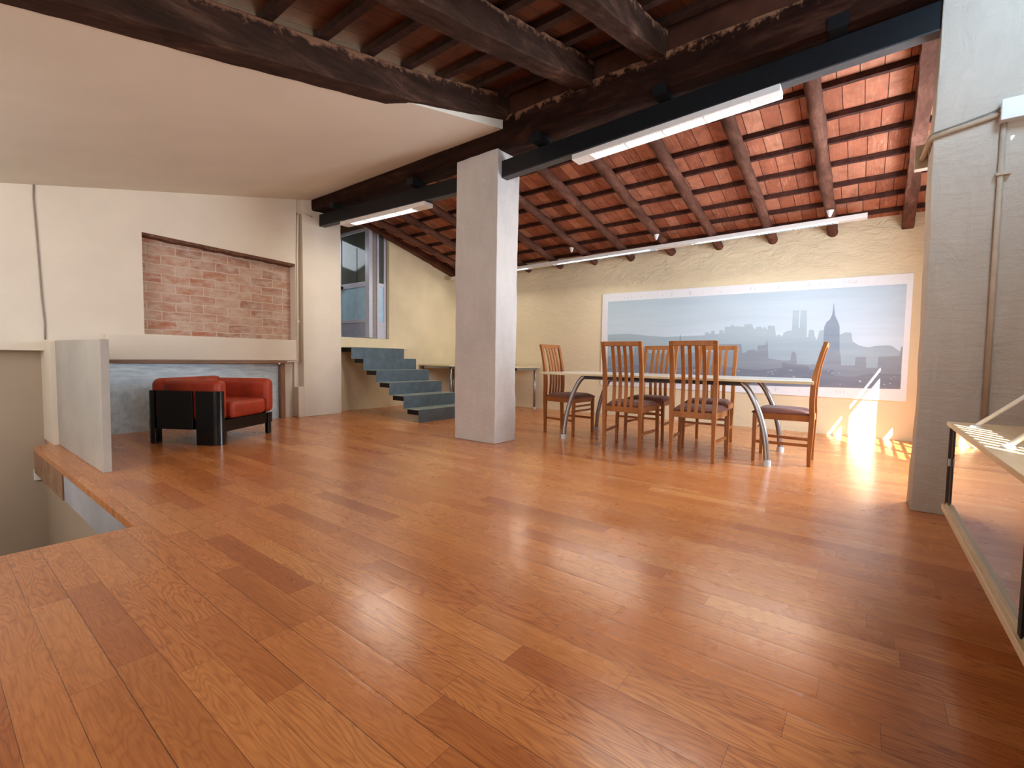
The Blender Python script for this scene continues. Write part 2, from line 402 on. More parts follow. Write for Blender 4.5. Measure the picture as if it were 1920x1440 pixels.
# floor with the stairwell opening
bm = B()
poly = [(-2.6, -1.0), (7.3, -1.0), (7.3, 7.0), (3.2, 7.0), (.84, 6.86), (.80, 6.42), (.69, 6.36), (.69, 3.04), (-2.6, 3.04)]
prism(bm, poly, 'z', -.045, 0)
struct('floor', bm, M['floor'])
bm = B(); box(bm, .70, .80, 3.05, 6.38, -.26, -.045); box(bm, -2.6, .80, 2.93, 3.03, -.26, -.045)
struct('trim_1', bm, M['fascia'])
bm = B(); box(bm, .690, .7, 5.0, 6.37, -.26, -.046); struct('trim_2', bm, M['trimwood'])
# stairwell
struct('wall_stairwell_back', bx(-2.6, .84, 6.86, 7.0, -2.6, .93), M['well'])
bm = B(); box(bm, .80, .90, 3.05, 6.4, -2.6, -.26); box(bm, .825, .90, 6.4, 6.86, -2.6, -.046); struct('wall_stairwell_right', bm, M['well'])
bm = B(); box(bm, -2.6, .8, 2.93, 3.03, -2.6, -.26); struct('wall_stairwell_front', bm, M['well'])
struct('floor_lower', bx(-2.6, .9, 2.9, 7.0, -2.7, -2.6), M['well'])
# left wall (y = 6.65) with brick niche and the low board recess
bm = B()
def putl(b, a, c, z0, z1): box(b, a, c, 6.65, 6.83, z0, z1)
holes = [(1.655, 3.445, 1.14, 2.36), (1.20, 3.47, 0, .835)]
wall_holes(bm, .84, 3.47, 0, 3.3, holes, putl)
topz = lambda x: 2.305 - (x-1.655)*.034
prism(bm, [(1.655, 2.36), (1.655, topz(1.655)), (3.445, topz(3.445)), (3.445, 2.36)], 'y', 6.65, 6.83)
box(bm, -2.6, .84, 6.65, 7.0, .93, 3.3)
box(bm, 3.47, 3.56, 6.76, 6.98, 0, 3.3)
box(bm, 1.10, 3.47, 6.80, 6.98, 0, .835); box(bm, .84, 1.2, 6.80, 6.98, 0, 3.3)
struct('wall_left', bm, M['wall_l'])
bm = B()
prism(bm, [(1.655, 1.13), (3.46, 1.13), (3.46, 2.34), (1.655, 2.34)], 'y', 6.80, 6.86)
struct('wall_brick_niche', bm, M['brick'])
bm = B()
rr = random.Random(4)
xs = [1.655 + i*.045 for i in range(40)] + [3.44]
low = [(x, topz(x) - .028 - rr.uniform(0, .014)) for x in xs]
up = [(x, topz(x) + .002) for x in reversed(xs)]
prism(bm, low + up, 'y', 6.656, 6.81)
struct('trim_shade_edge', bm, M['mortar'])  # dark strip painted in as shade under the niche top, plus its crumbly edge
# wall below z .83 behind: board panel + trim
bm = B(); hexa(bm, [(1.205, 6.665, 0.0), (3.24, 6.77, 0.0), (3.24, 6.795, 0.0), (1.205, 6.70, 0.0), (1.205, 6.665, .80), (3.24, 6.77, .80), (3.24, 6.795, .80), (1.205, 6.70, .80)])
tag(obj('board_panel', bm, M['panel']), 'mottled blue grey board filling the low recess behind the red armchair', 'panel')
bm = B(); box(bm, 1.2, 3.30, 6.64, 6.80, .802, .836); struct('trim_4', bm, M['trimwood'])
t4 = B(); box(t4, 3.243, 3.305, 6.70, 6.80, 0, .802); struct('trim_5', t4, mat_wood('old_pine_upright', 'z', (.22, .12, .07), (.38, .24, .16), 9, .6))
o = tag(obj('hook', (lambda b: (bmesh.ops.create_uvsphere(b, u_segments=12, v_segments=8, radius=.016), b)[1])(B()), M['plastic'], loc=(3.19, 6.635, .795)), 'small round white hook under the wooden rail of the blue board', 'hook')
# ledge band above the board
struct('trim_6', bx(1.30, 3.44, 6.622, 6.65, .845, 1.13), M['wall_l'])
# pier left of the stair, with stepped foot
bm = B(); box(bm, 3.55, 4.17, 6.63, 7.0, 0, 3.7); box(bm, 3.465, 3.55, 6.63, 7.0, 0, .455); box(bm, 3.48, 3.55, 6.68, 7.0, 2.99, 3.5)
struct('wall_pier', bm, M['wall_l'], bevel=.006)
# door wall (y = 6.92) with doorway, corner with the far wall
bm = B()
def putd(b, a, c, z0, z1): box(b, a, c, 6.92, 7.10, z0, z1)
wall_holes(bm, 4.10, 7.2, 0, 3.6, [(4.19, 5.325, 1.235, 3.2)], putd)
struct('wall_left_door', bm, M['wall'])
struct('trim_7', bx(4.17, 5.72, 6.86, 6.92, 1.062, 1.075), M['wall'])
# upper room behind the door
bm = B(); box(bm, 3.9, 6.0, 7.10, 9.2, 1.15, 1.24); box(bm, 5.62, 5.75, 7.1, 9.2, 1.2, 3.6); box(bm, 3.9, 5.75, 9.1, 9.2, 1.2, 3.6); box(bm, 3.9, 4.0, 7.1, 9.2, 1.2, 3.6); box(bm, 3.9, 5.75, 7.0, 9.2, 3.6, 3.7)
struct('wall_upper_room', bm, M['well'])
# far wall
bm = B(); prism(bm, [(XF(-1.1), -1.1), (7.5, -1.1), (7.5, 7.1), (XF(7.1), 7.1)], 'z', 0, 3.0)
struct('wall_far', bm, M['wall_far'])
# right wall (y = -1.0) with window openings that let the sun in
bm = B()
WIN = [(4.63, 5.72, .42, 2.40), (5.78, 6.0, .42, 1.42), (.95, 1.75, 1.61, 1.86), (3.07, 3.5, 2.90, 3.02)]
def putr(b, a, c, z0, z1): box(b, a, c, -1.02, -1.0, z0, z1)
wall_holes(bm, -2.6, 7.4, 0, 3.8, WIN, putr)
struct('wall_right', bm, M['wall'])
# window 1: frame, bars and panes
w = B()
for z, h in ((.42, .05), (1.10, .035), (1.26, .035), (1.42, .04), (2.27, .06)): box(w, 4.63, 5.72, -1.018, -1.002, z, z+h)
box(w, 5.13, 5.24, -1.018, -1.002, .42, 2.40)
for z in (1.10, 1.26): box(w, 5.78, 6.0, -1.018, -1.002, z, z+.035)
win = struct('window_1', w, M['white'])
w = B()
for k in range(9): box(w, .95+k*.095, .983+k*.095, -1.018, -1.002, 1.61, 1.86)
struct('window_2', w, M['white'])
struct('window_3', bx(3.27, 3.285, -1.018, -1.002, 2.9, 3.02), M['white'])
# back wall
bm = B(); box(bm, -2.7, -2.6, -1.1, 7.0, -2.6, 3.8); struct('wall_back', bm, M['wall'])
# left plaster ceiling
bm = B()
hexa(bm, [(-2.6, 3.0, CP(-2.6)), (3.70, 3.0, CP(3.70)), (3.70, 6.66, CP(3.70)), (-2.6, 6.66, CP(-2.6)),
          (-2.6, 3.0, CP(-2.6)+.03), (3.70, 3.0, CP(3.70)+.12), (3.70, 6.66, CP(3.70)+.12), (-2.6, 6.66, CP(-2.6)+.03)])
struct('ceiling', bm, M['ceil'])
# left roof boards, battens
bm = B()
hexa(bm, [(-2.6, -1.1, RL(-2.6)), (3.95, -1.1, RL(3.95)), (3.95, 3.3, RL(3.95)), (-2.6, 3.3, RL(-2.6)),
          (-2.6, -1.1, RL(-2.6)+.08), (3.95, -1.1, RL(3.95)+.08), (3.95, 3.3, RL(3.95)+.08), (-2.6, 3.3, RL(-2.6)+.08)])
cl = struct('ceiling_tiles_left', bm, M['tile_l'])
bm = B()
xb = 1.38 - .368*9
while xb < 3.7:
    n = 40
    for side in (0,):
        pts = [(xb, -1.05 + i*(4.1/n), RL(xb)-.028 + noise.noise((i*.5, xb*3, 0))*.004) for i in range(n+1)]
        tube(bm, pts, 0, sq=(.055, .058))
    xb += .368
obj('batten', bm, M['batten_l'], cl)['kind'] = 'stuff'
# right roof tiles, battens
bm = B()
hexa(bm, [(3.85, -1.1, RR(3.85)), (7.5, -1.1, RR(7.5)), (7.5, 7.1, RR(7.5)), (3.85, 7.1, RR(3.85)),
          (3.85, -1.1, RR(3.85)+.08), (7.5, -1.1, RR(7.5)+.08), (7.5, 7.1, RR(7.5)+.08), (3.85, 7.1, RR(3.85)+.08)])
cr = struct('ceiling_tiles_right', bm, M['tile_r'])
RB = [4.27, 4.67, 5.066, 5.43, 5.826, 6.234, 6.613, 6.99]
for xb in RB:
    bm = B(); n = 110
    pts = [(xb + noise.noise((i*.31, xb*5, 2))*.006, -.95 + i*(7.85/n), RR(xb)-.022 + noise.noise((i*.37, xb*3, 0))*.006) for i in range(n+1)]
    tube(bm, pts, 0, sq=(.045, .045))
    obj('batten', bm, M['batten'], cr)
    bm = B(); rr = random.Random(int(xb*100))
    pts = [(xb + .035 + rr.uniform(-.005, .008), -.95 + i*(7.85/n), RR(xb+.035)-.002 + rr.uniform(-.004, .004)) for i in range(n+1)]
    tube(bm, pts, 0, sq=(.05, .022))
    obj('mortar_bead', bm, M['mortar'], cr)

# ------------------------------------------------------------------ timbers
g = rough_beam('ridge_beam', (3.86, -.95, 3.09), (3.86, 6.75, 3.07), .32, .27, M['beam_y'], 1, .010)
tag(g, 'huge dark timber main beam above the black steel beam, running over the white column', 'beam')
bm = B()
for a, b in ((-.95, .75), (.95, 1.355), (1.52, 2.0), (2.175, 2.95)): pass
box(bm, 3.73, 3.95, -.95, 3.0, 3.33, 3.62); box(bm, 3.73, 4.0, 3.0, 6.9, 3.3, 3.62)
struct('wall_above_beam', bm, M['infill'])
JB = lambda x: 2.412 + .243*x
J1 = lambda x: CP(x) - .004 + max(0, x-2.45)*.075
joists = [(3.035, .19, 'rough dark ceiling beam along the edge of the smooth plaster ceiling'),
          (2.085, .175, 'massive cracked ceiling beam at the top centre, between the other two beam ends'),
          (1.43, .15, 'shorter looking ceiling beam at the top edge, nearest the right pillar'),
          ]
for i, (y, w, lab) in enumerate(joists):
    o = rough_beam('ceiling_joist', (-1.2, y, JB(-1.2)), (3.715, y, JB(3.715)), w, .21 + .02*(i == 0), M['beam_x'], 11+i*7, .005 if i == 0 else .011, bend=(J1 if i == 0 else None))
    tag(o, lab, 'beam', 'thick timber joists under the left roof')
# rafters under the clay tiles
RFB = lambda x: 2.505 + .213*(7.13-x)
ry = [.44, 1.10, 1.78, 2.45, 3.10, 3.75, 4.41, 5.09, 5.75, 6.35]
rl = ['first round rafter from the right pillar, carrying a cone light, above the mural tower',
      'second round rafter counting from the right pillar, its end left of the mural tower',
      'third round rafter counting from the right pillar, ending above the middle of the mural',
      'fourth round rafter counting from the right pillar, carrying a white cone spotlight',
      'fifth round rafter counting from the right pillar, ending above the left part of the mural',
      'sixth round rafter from the right pillar, carrying the cone light nearest the column',
      'seventh round rafter from the right pillar, its end two short of the white column',
      'eighth round rafter from the right pillar, its end just right of the white column',
      'round rafter just left of the white column, above the stair',
      'last round rafter, dark, running beside the glass door wall']
for i, y in enumerate(ry):
    o = rough_beam('round_rafter', (4.0, y, RFB(4.0)), (XF(y)+.03, y - .03, RFB(7.15)), .125, .128, M['rafter'], 40+i*3, .010, rnd=True, taper=.12)
    tag(o, rl[i], 'rafter', 'round timber rafters under the clay tiles')
o = rough_beam('square_rafter', (4.06, -.252, RFB(4.06)), (XF(-.4)+.02, -.320, RFB(7.15)), .11, .15, M['rafter'], 90, .007)
tag(o, 'square sawn rafter with a cable box, running right beside the right pillar', 'rafter')
o = rough_beam('wall_plank', (4.3, 6.86, 3.27), (6.95, 6.86, 2.58), .12, .12, M['rafter'], 95, .008)
tag(o, 'rough timber plank along the sloping top of the glass door wall', 'beam')

# ------------------------------------------------------------------ steel beams
def steel(lab, y0, y1, zb0, zb1, h=.172):
    t = thing('steel_beam', lab, 'beam', (3.86, (y0+y1)/2, (zb0+zb1)/2), group='black steel beams under the timber ridge')
    ym, zm = (y0+y1)/2, (zb0+zb1)/2
    def bar(x0, x1, d0, d1):
        b = B(); hexa(b, [(x0, y0-ym, zb0-zm+d0), (x1, y0-ym, zb0-zm+d0), (x1, y1-ym, zb1-zm+d0), (x0, y1-ym, zb1-zm+d0),
                          (x0, y0-ym, zb0-zm+d1), (x1, y0-ym, zb0-zm+d1), (x1, y1-ym, zb1-zm+d1), (x0, y1-ym, zb1-zm+d1)]); return b
    obj('web', bar(-.045, -.033, .010, h-.010), M['steel'], t)
    obj('top_flange', bar(-.045, .045, h-.010, h), M['steel'], t)
    obj('bottom_flange', bar(-.045, .045, 0, .010), M['steel_fl'], t)
    return t
steel('black steel beam over the stair with a short strip light under it, left of the column', 3.68, 6.63, 2.775, 2.865)
steel('long black steel beam with the brightest strip light, between the column and right pillar', -.27, 3.10, 2.918, 2.798)
def bracket(y, z, lab):
    b = B(); box(b, -.15, .07, -.05, .05, 0, .075); box(b, -.156, -.150, -.056, .056, -.004, .080)
    o = obj('steel_bracket', b, M['steel']); o.location = (3.85, y, z)
    tag(o, lab, 'bracket', 'small channel brackets between steel and timber')
bracket(.24, 3.075, 'small black channel bracket above the steel beam nearest the right pillar')
bracket(1.40, 3.038, 'small black channel bracket above the middle of the bright strip light')
bracket(2.60, 2.998, 'small black channel bracket above the steel beam just right of the column')
bracket(4.42, 2.975, 'small dark bracket above the left steel beam just left of the column')
bracket(6.10, 3.022, 'small dark bracket above the left steel beam near the wall pier')

# ------------------------------------------------------------------ strip lights
def strip(lab, x, y0, y1, z0, z1, l0, l1, lou, cat_w=.13, h=.050, grp=None):
    ym, zm = (y0+y1)/2, (z0+z1)/2
    t = thing('strip_light', lab, 'light', (x, ym, zm), group=grp)
    f = lambda y: z0 + (z1-z0)*(y-y0)/(y1-y0) - zm
    b = B()
    def seg(bm, ya, yb, xa, xb, da, db): hexa(bm, [(xa, ya-ym, f(ya)+da), (xb, ya-ym, f(ya)+da), (xb, yb-ym, f(yb)+da), (xa, yb-ym, f(yb)+da),
                                                    (xa, ya-ym, f(ya)+db), (xb, ya-ym, f(ya)+db), (xb, yb-ym, f(yb)+db), (xa, yb-ym, f(yb)+db)])
    seg(b, y0, y1, -cat_w/2, cat_w/2, 0, h)
    obj('housing', b, M['white'], t, bevel=.004)
    b = B(); seg(b, l0, l1, -cat_w/2+.02, cat_w/2-.02, -.004, .001)
    obj('louvre', b, lou, t)
    for q in [l0 + (l1-l0)*k/4 for k in range(5)]:
        b = B(); seg(b, q-.006, q+.006, -cat_w/2+.018, cat_w/2-.018, -.008, .001)
        obj('cross_bar', b, M['white'], t)
    return t
strip('brightest white strip light, under the long black steel beam', 3.865, .566, 2.25, 2.835, 2.765, .76, 2.06, M['lou_on'], .14)
strip('shorter white strip light under the left steel beam, above the glass door', 3.865, 4.27, 6.05, 2.735, 2.785, 4.50, 5.82, M['lou_cool'], .14)
fz = lambda y: 2.578 - (y-.06)*.0145
secs = [(.058, 2.24, .34, 2.0, 'right strip light of the far row, above the mural tower'),
        (2.24, 4.46, 2.512, 4.27, 'middle strip light of the far row, above the left half of the mural'),
        (4.46, 6.68, 4.78, 6.45, 'left strip light of the far row, passing behind the white column')]
for a, b_, c, d, lab in secs:
    strip(lab, 6.70, a, b_, fz(a), fz(b_), c, d, M['lou_far'], .12, .050, 'row of strip lights along the far wall')
def cone(x, y, z, lab):
    b = B(); bmesh.ops.create_cone(b, cap_ends=True, segments=20, radius1=.012, radius2=.038, depth=.07)
    o = obj('cone_spotlight', b, M['plastic'], smooth=False); o.location = (x, y, z)
    tag(o, lab, 'light', 'small white cone lights on the rafters')
cone(6.45, .40, RFB(6.45)-.025, 'small white cone light on the rafter nearest the right pillar')
cone(6.40, 2.40, RFB(6.4)-.02, 'small white cone light on the rafter above the left of the mural')
cone(6.40, 3.76, RFB(6.4)-.02, 'small white cone light on the rafter just right of the column')

# ------------------------------------------------------------------ pillars
def plaster_block(name, x0, x1, y0, y1, z0, z1, mat, jit=.006, seed=0, nz=60, nx=5):
    bm = B(); rings = []
    per = []
    for i in range(nx): per.append((x0 + (x1-x0)*i/nx, y0))
    for i in range(nx): per.append((x1, y0 + (y1-y0)*i/nx))
    for i in range(nx): per.append((x1 - (x1-x0)*i/nx, y1))
    for i in range(nx): per.append((x0, y1 - (y1-y0)*i/nx))
    for k in range(nz+1):
        z = z0 + (z1-z0)*k/nz; r = []
        for (x, y) in per:
            a = noise.noise((x*2+seed, y*2, z*1.3))*jit*1.6 + noise.noise((x*9, y*9+seed, z*6))*jit*.5
            cx, cy = (x-(x0+x1)/2), (y-(y0+y1)/2); l = math.hypot(cx, cy)
            r.append(bm.verts.new((x + cx/l*a, y + cy/l*a, z)))
        rings.append(r)
    m = len(per)
    for A, D in zip(rings, rings[1:]):
        for k in range(m): bm.faces.new((A[k], A[(k+1) % m], D[(k+1) % m], D[k]))
    bm.faces.new(rings[0][::-1]); bm.faces.new(rings[-1])
    return obj(name, bm, mat, bevel=.006)
o = plaster_block('column', 3.755, 4.115, 3.105, 3.70, 0, 3.085, M['pillar'], .011, 2)
tag(o, 'white plastered square column standing free in the middle of the wooden floor', 'column')
bm = B()
struct_pillar = plaster_block('wall_right_pillar', 3.80, 4.03, -.998, -.268, 0, 3.58, M['rpillar'], .011, 8)
struct_pillar['kind'] = 'structure'

# half wall at the stairwell
bm = B(); hexa(bm, [(.858, 4.575, 0), (.912, 4.575, 0), (.925, 6.65, 0), (.862, 6.65, 0), (.866, 4.575, 1.02), (.918, 4.575, 1.02), (.925, 6.65, 1.03), (.862, 6.65, 1.03)])
o = obj('half_wall', bm, M['low'], bevel=.004); tag(o, 'thin grey rendered half wall standing at the edge of the stairwell', 'half wall')
struct('wall_stub', bx(.825, .862, 6.32, 6.86, 0, 1.03), M['wall_l'])
tag(obj('switch_box', bx(.735, .795, 6.83, 6.862, -.43, -.31), M['plastic'], bevel=.006), 'small white box low on the stairwell wall', 'switch')
# cables on the left wall
b = B(); tube(b, [(.80, 6.642, 2.575), (.795, 6.642, 2.45), (.803, 6.642, 2.2), (.815, 6.642, 1.8), (.825, 6.642, 1.45), (.838, 6.642, 1.2), (.835, 6.642, 1.04)], .0065, 8)
tag(obj('wall_cable', b, M['cable2'], smooth=True), 'thin grey cable hanging down the left wall to the half wall', 'cable')
b = B(); tube(b, [(3.70, 6.62, 2.975), (3.57, 6.62, 2.99), (3.50, 6.625, 2.985), (3.485, 6.625, 2.96), (3.47, 6.625, 2.4), (3.465, 6.625, 1.5), (3.458, 6.625, .84), (3.44, 6.635, .825), (3.30, 6.635, .825)], .009, 8)
pc = obj('conduit', b, M['wall_l'], smooth=True); tag(pc, 'painted conduit running down between the brick niche and the wall pier', 'pipe')
obj('clip', bx(3.453, 3.48, 6.612, 6.628, 1.40, 1.43), M['wall_l'], pc)

# ------------------------------------------------------------------ junction box, cable and pipe on the right pillar
t = thing('junction_box', 'white junction box high on the right pillar, at the edge of the view', 'junction box', (3.77, -.62, 2.335))
obj('box_body', bx(-.035, .03, -.12, .085, -.055, .055), M['plastic'], t, bevel=.006)
obj('box_lid', bx(-.045, -.033, -.122, .087, -.057, .057), M['plastic'], t, bevel=.004)
b = B(); tube(b, [(3.775, -.55, 2.335), (3.779, -.50, 2.325), (3.779, -.42, 2.310), (3.779, -.34, 2.298), (3.784, -.262, 2.284), (3.81, -.246, 2.272), (3.90, -.240, 2.262), (3.98, -.235, 2.255), (4.05, -.228, 2.24)], .015, 8)
b2 = tag(obj('cable_bundle', b, M['cable'], smooth=True), 'painted cable running from the junction box around the corner of the right pillar', 'cable')
b = B(); tube(b, [(3.770, -.55, 2.365), (3.776, -.48, 2.346), (3.776, -.38, 2.325), (3.78, -.262, 2.303), (3.82, -.240, 2.29)], .005, 6)
obj('thin_wire', b, M['cable2'], b2, smooth=True)
b = B(); box(b, 4.035, 4.10, -.275, -.195, 2.19, 2.34)
tag(obj('cable_plate', b, M['cable'], bevel=.003), 'small beige cable box where the painted cable ends beside the right pillar', 'plate')
b = B(); tube(b, [(3.785, -.555, 2.315), (3.785, -.558, 1.5), (3.785, -.563, .60)], .013, 10)
pp = tag(obj('wall_pipe', b, M['pipe'], smooth=True), 'painted pipe dropping from the junction box down behind the low cabinet', 'pipe')
obj('pipe_clip', bx(3.765, 3.80, -.595, -.535, 1.99, 2.005), M['pipe'], pp)

# ------------------------------------------------------------------ mural
ang = math.atan(.0205)
def on_wall(pts, off): return [(XF(y)-off, y, z) for y, z in pts]
mu = thing('city_mural', 'wide hazy city skyline print with white border on the far wall', 'picture', (0, 0, 0))
def slab(name, yz, off0, off1, m, par=mu):
    b = B(); A = [b.verts.new(p) for p in on_wall(yz, off0)]; D = [b.verts.new(p) for p in on_wall(yz, off1)]
    n = len(yz)
    b.faces.new(D); 
    for i in range(n): b.faces.new((A[i], A[(i+1) % n], D[(i+1) % n], D[i]))
    return obj(name, b, m, par)
slab('border', [(3.545, .495), (3.545, 2.015), (-.40, 1.985), (-.40, .475)], 0, .020, M['border'])
b = B()
slab('print_sheet', [(3.445, .55), (3.445, 1.885), (-.345, 1.865), (-.345, .62)], .019, .0215, M['p_sky'])
FA = [(3.431, 1.336), (3.082, 1.347), (2.724, 1.306), (2.469, 1.285), (1.896, 1.301), (1.898, 1.34), (1.851, 1.349), (1.841, 1.32), (1.814, 1.329), (1.806, 1.367), (1.769, 1.363), (1.758, 1.318), (1.703, 1.317), (1.696, 1.369), (1.651, 1.367), (1.64, 1.325), (1.631, 1.325), (1.63, 1.417), (1.555, 1.414), (1.538, 1.446), (1.512, 1.436), (1.502, 1.417), (1.459, 1.425), (1.416, 1.414), (1.374, 1.413), (1.373, 1.446), (1.276, 1.447), (1.262, 1.391), (1.225, 1.371), (1.221, 1.404), (1.155, 1.402), (1.146, 1.369), (1.123, 1.405), (1.097, 1.368), (1.084, 1.368), (1.083, 1.417), (1.003, 1.414), (0.977, 1.257), (0.966, 1.293), (0.934, 1.292), (0.91, 1.265), (0.889, 1.318), (0.843, 1.343), (0.799, 1.342), (0.798, 1.61), (0.725, 1.607), (0.723, 1.376), (0.711, 1.375), (0.710, 1.606), (0.64, 1.602), (0.628, 1.251), (0.614, 1.26), (0.606, 1.346), (0.574, 1.354), (0.551, 1.336), (0.541, 1.267), (0.517, 1.215), (0.505, 1.266), (0.493, 1.335), (0.437, 1.35), (0.273, 1.279), (0.22, 1.308), (0.159, 1.302), (0.141, 1.194), (0.079, 1.144), (0.025, 1.127), (-0.027, 1.119), (-0.078, 1.135), (-0.203, 1.142), (-0.241, 1.134), (-0.279, 1.102), (-0.33, 1.063), (-0.340, 1.094)]
ES = [(0.443, 1.385), (0.42, 1.443), (0.386, 1.476), (0.367, 1.534), (0.359, 1.601), (0.358, 1.677), (0.353, 1.676), (0.345, 1.6), (0.332, 1.516), (0.293, 1.422), (0.282, 1.38), (0.268, 1.061)]
MID = [(3.421, 0.979), (3.211, 1.007), (2.966, 1.009), (2.962, 1.138), (2.736, 1.137), (2.733, 1.036), (2.336, 1.021), (2.286, 1.217), (2.262, 1.217), (2.25, 1.33), (2.23, 1.216), (2.2, 1.022), (1.982, 1.055), (1.721, 1.056), (1.696, 1.172), (1.406, 1.17), (1.381, 1.042), (1.335, 1.057), (1.334, 1.08), (1.234, 1.095), (1.197, 1.065), (1.196, 1.146), (1.098, 1.153), (1.088, 1.233), (1.072, 1.146), (1.058, 0.971), (0.898, 0.944), (0.799, 0.945), (0.791, 1.045), (0.768, 1.073), (0.735, 1.024), (0.724, 0.904), (0.58, 0.893), (0.425, 0.909), (0.357, 1.047), (0.31, 1.101), (0.257, 1.034), (0.245, 0.893), (0.105, 0.896), (0.104, 0.995), (-0.001, 1.003), (-0.008, 0.865), (-0.118, 0.868), (-0.119, 1.004), (-0.317, 1.018), (-0.327, 1.126), (-0.340, 1.126)]
NEAR = [(3.425, 0.782), (2.885, 0.846), (2.37, 0.807), (1.751, 0.869), (1.462, 0.829), (1.189, 0.806), (0.895, 0.843), (0.894, 0.915), (0.748, 0.889), (0.592, 0.878), (0.577, 0.823), (0.325, 0.83), (0.311, 0.762), (0.114, 0.756), (-0.093, 0.802), (-0.342, 0.797)]
zb = lambda y: .55 + (3.445-y)/3.79*.07 + .001
def sky(name, line, off, m):
    base = [(line[-1][0], zb(line[-1][0])), (line[0][0], zb(line[0][0]))]
    o = slab(name, line + base, off-.0006, off, m); return o
sky('far_skyline', FA, .0222, M['p_far'])
sky('tower_silhouette', ES, .0229, M['p_esb'])
sky('middle_skyline', MID, .0236, M['p_mid'])
sky('near_skyline', NEAR, .0243, M['p_near'])
rr = random.Random(5)
b = B()
for k in range(60):
    y = rr.uniform(-.3, 3.4); z = rr.uniform(.64, .82); w = rr.uniform(.006, .03); h = rr.uniform(.003, .008)
    z = max(z, zb(y)+.02)
    vs = [b.verts.new(p) for p in on_wall([(y, z), (y+w, z), (y+w, z+h), (y, z+h)], .0246)]; b.faces.new(vs)
obj('light_glints', b, M['p_glint'], mu)
b = B()
for k in range(86):
    top = k % 2; y = rr.choice([.2, .45, .6, 1.0, 1.25, 1.7, 2.1, 2.45, 2.6, 2.9, 3.1]) + rr.uniform(-.07, .09)
    z = (1.905 if top else .505 + (3.445-y)/3.79*.03) + rr.uniform(0, .012); h = rr.uniform(.02, .055)
    vs = [b.verts.new(p) for p in on_wall([(y, z), (y+.004, z), (y+.004, z+h), (y, z+h)], .0206)]; b.faces.new(vs)
obj('border_marks', b, M['ink'], mu)

# ------------------------------------------------------------------ glazed door in the upper doorway
d = thing('door_1', '', '', (4.93, 6.97, 1.25)); del d['label']; del d['category']; d['kind'] = 'structure'
W = .90
def leaf(parent, rot=0):
    fr = B()
    box(fr, -.02, .02, 0, .085, 0, 1.92); box(fr, -.02, .02, W-.07, W, 0, 1.92); box(fr, -.02, .02, .08, W-.07, 1.86, 1.92)
    box(fr, -.02, .02, .08, W-.07, .90, .985); box(fr, -.02, .02, .08, W-.07, .0, .02); box(fr, -.02, .02, .08, W-.07, .27, .33)
    obj('frame', fr, M['dframe'], parent, bevel=.003)
    p = B(); box(p, -.012, .012, .08, W-.07, .02, .27); obj('lower_panel', p, M['dpanel'], parent)
    p = B(); box(p, -.006, .006, .085, W-.07, .33, .90); obj('frosted_pane', p, M['dglass_lo'], parent)
    p = B(); box(p, -.006, .006, .085, W-.07, .985, 1.86); obj('upper_pane', p, M['dglass_up'], parent)
    p = B(); box(p, -.010, -.006, .34, .352, .985, 1.60); obj('glazing_joint', p, M['dark'], parent)
    p = B(); box(p, -.06, -.02, W-.13, W-.03, .90, .95); obj('handle', p, M['dark'], parent)
leaf(d)
p = B(); box(p, -.02, .05, -.03, -.005, 0, 1.9); obj('hinge_stile', p, M['dframe'], d)
# fixed frame with a narrow side light
d2 = thing('door_2', '', '', (5.0, 6.985, 1.24)); del d2['label']; del d2['category']; d2['kind'] = 'structure'
p = B(); box(p, 0, .10, 0, .07, 0, 1.98); obj('post', p, M['dpost'], d2, bevel=.004)
p = B(); box(p, .11, .15, 0, .05, 0, 1.98); box(p, .26, .30, 0, .05, 0, 1.98); box(p, .15, .26, 0, .05, .93, .99); box(p, .15, .26, 0, .05, 0, .30); obj('frame', p, M['dframe'], d2)
p = B(); box(p, .15, .26, .015, .03, .99, 1.98); obj('upper_pane', p, M['dglass_up'], d2)
p = B(); box(p, .15, .26, .015, .03, .30, .93); obj('lower_pane', p, M['dglass_lo'], d2)

# ------------------------------------------------------------------ steel stair
st = thing('steel_stair', 'blue grey folded steel staircase of six steps below the glass door', 'staircase', (4.86, 5.9, 0))
X0, X1 = -.57, .49
ys = [6.535, 6.213, 5.885, 5.572, 5.245, 4.923]; rise = 1.062/6
for i in range(6):
    zt = 1.062 - rise*i; y = ys[i] - 5.9; yb = (6.915 if i == 0 else ys[i-1]) - 5.9
    x1 = X1 + (0.0 if i < 4 else .04)
    obj('riser', bx(X0, x1, y, y+.008, zt-rise, zt), M['stair'], st)
    obj('tread', bx(X0, x1, y+.002, yb+.004, zt-.008, zt), M['tread'], st)
    obj('bracket', bx(X0+.015, X0+.075, y+.02, yb-.06 if i else yb-.05, zt-.075, zt-.009), M['stairdark'], st)

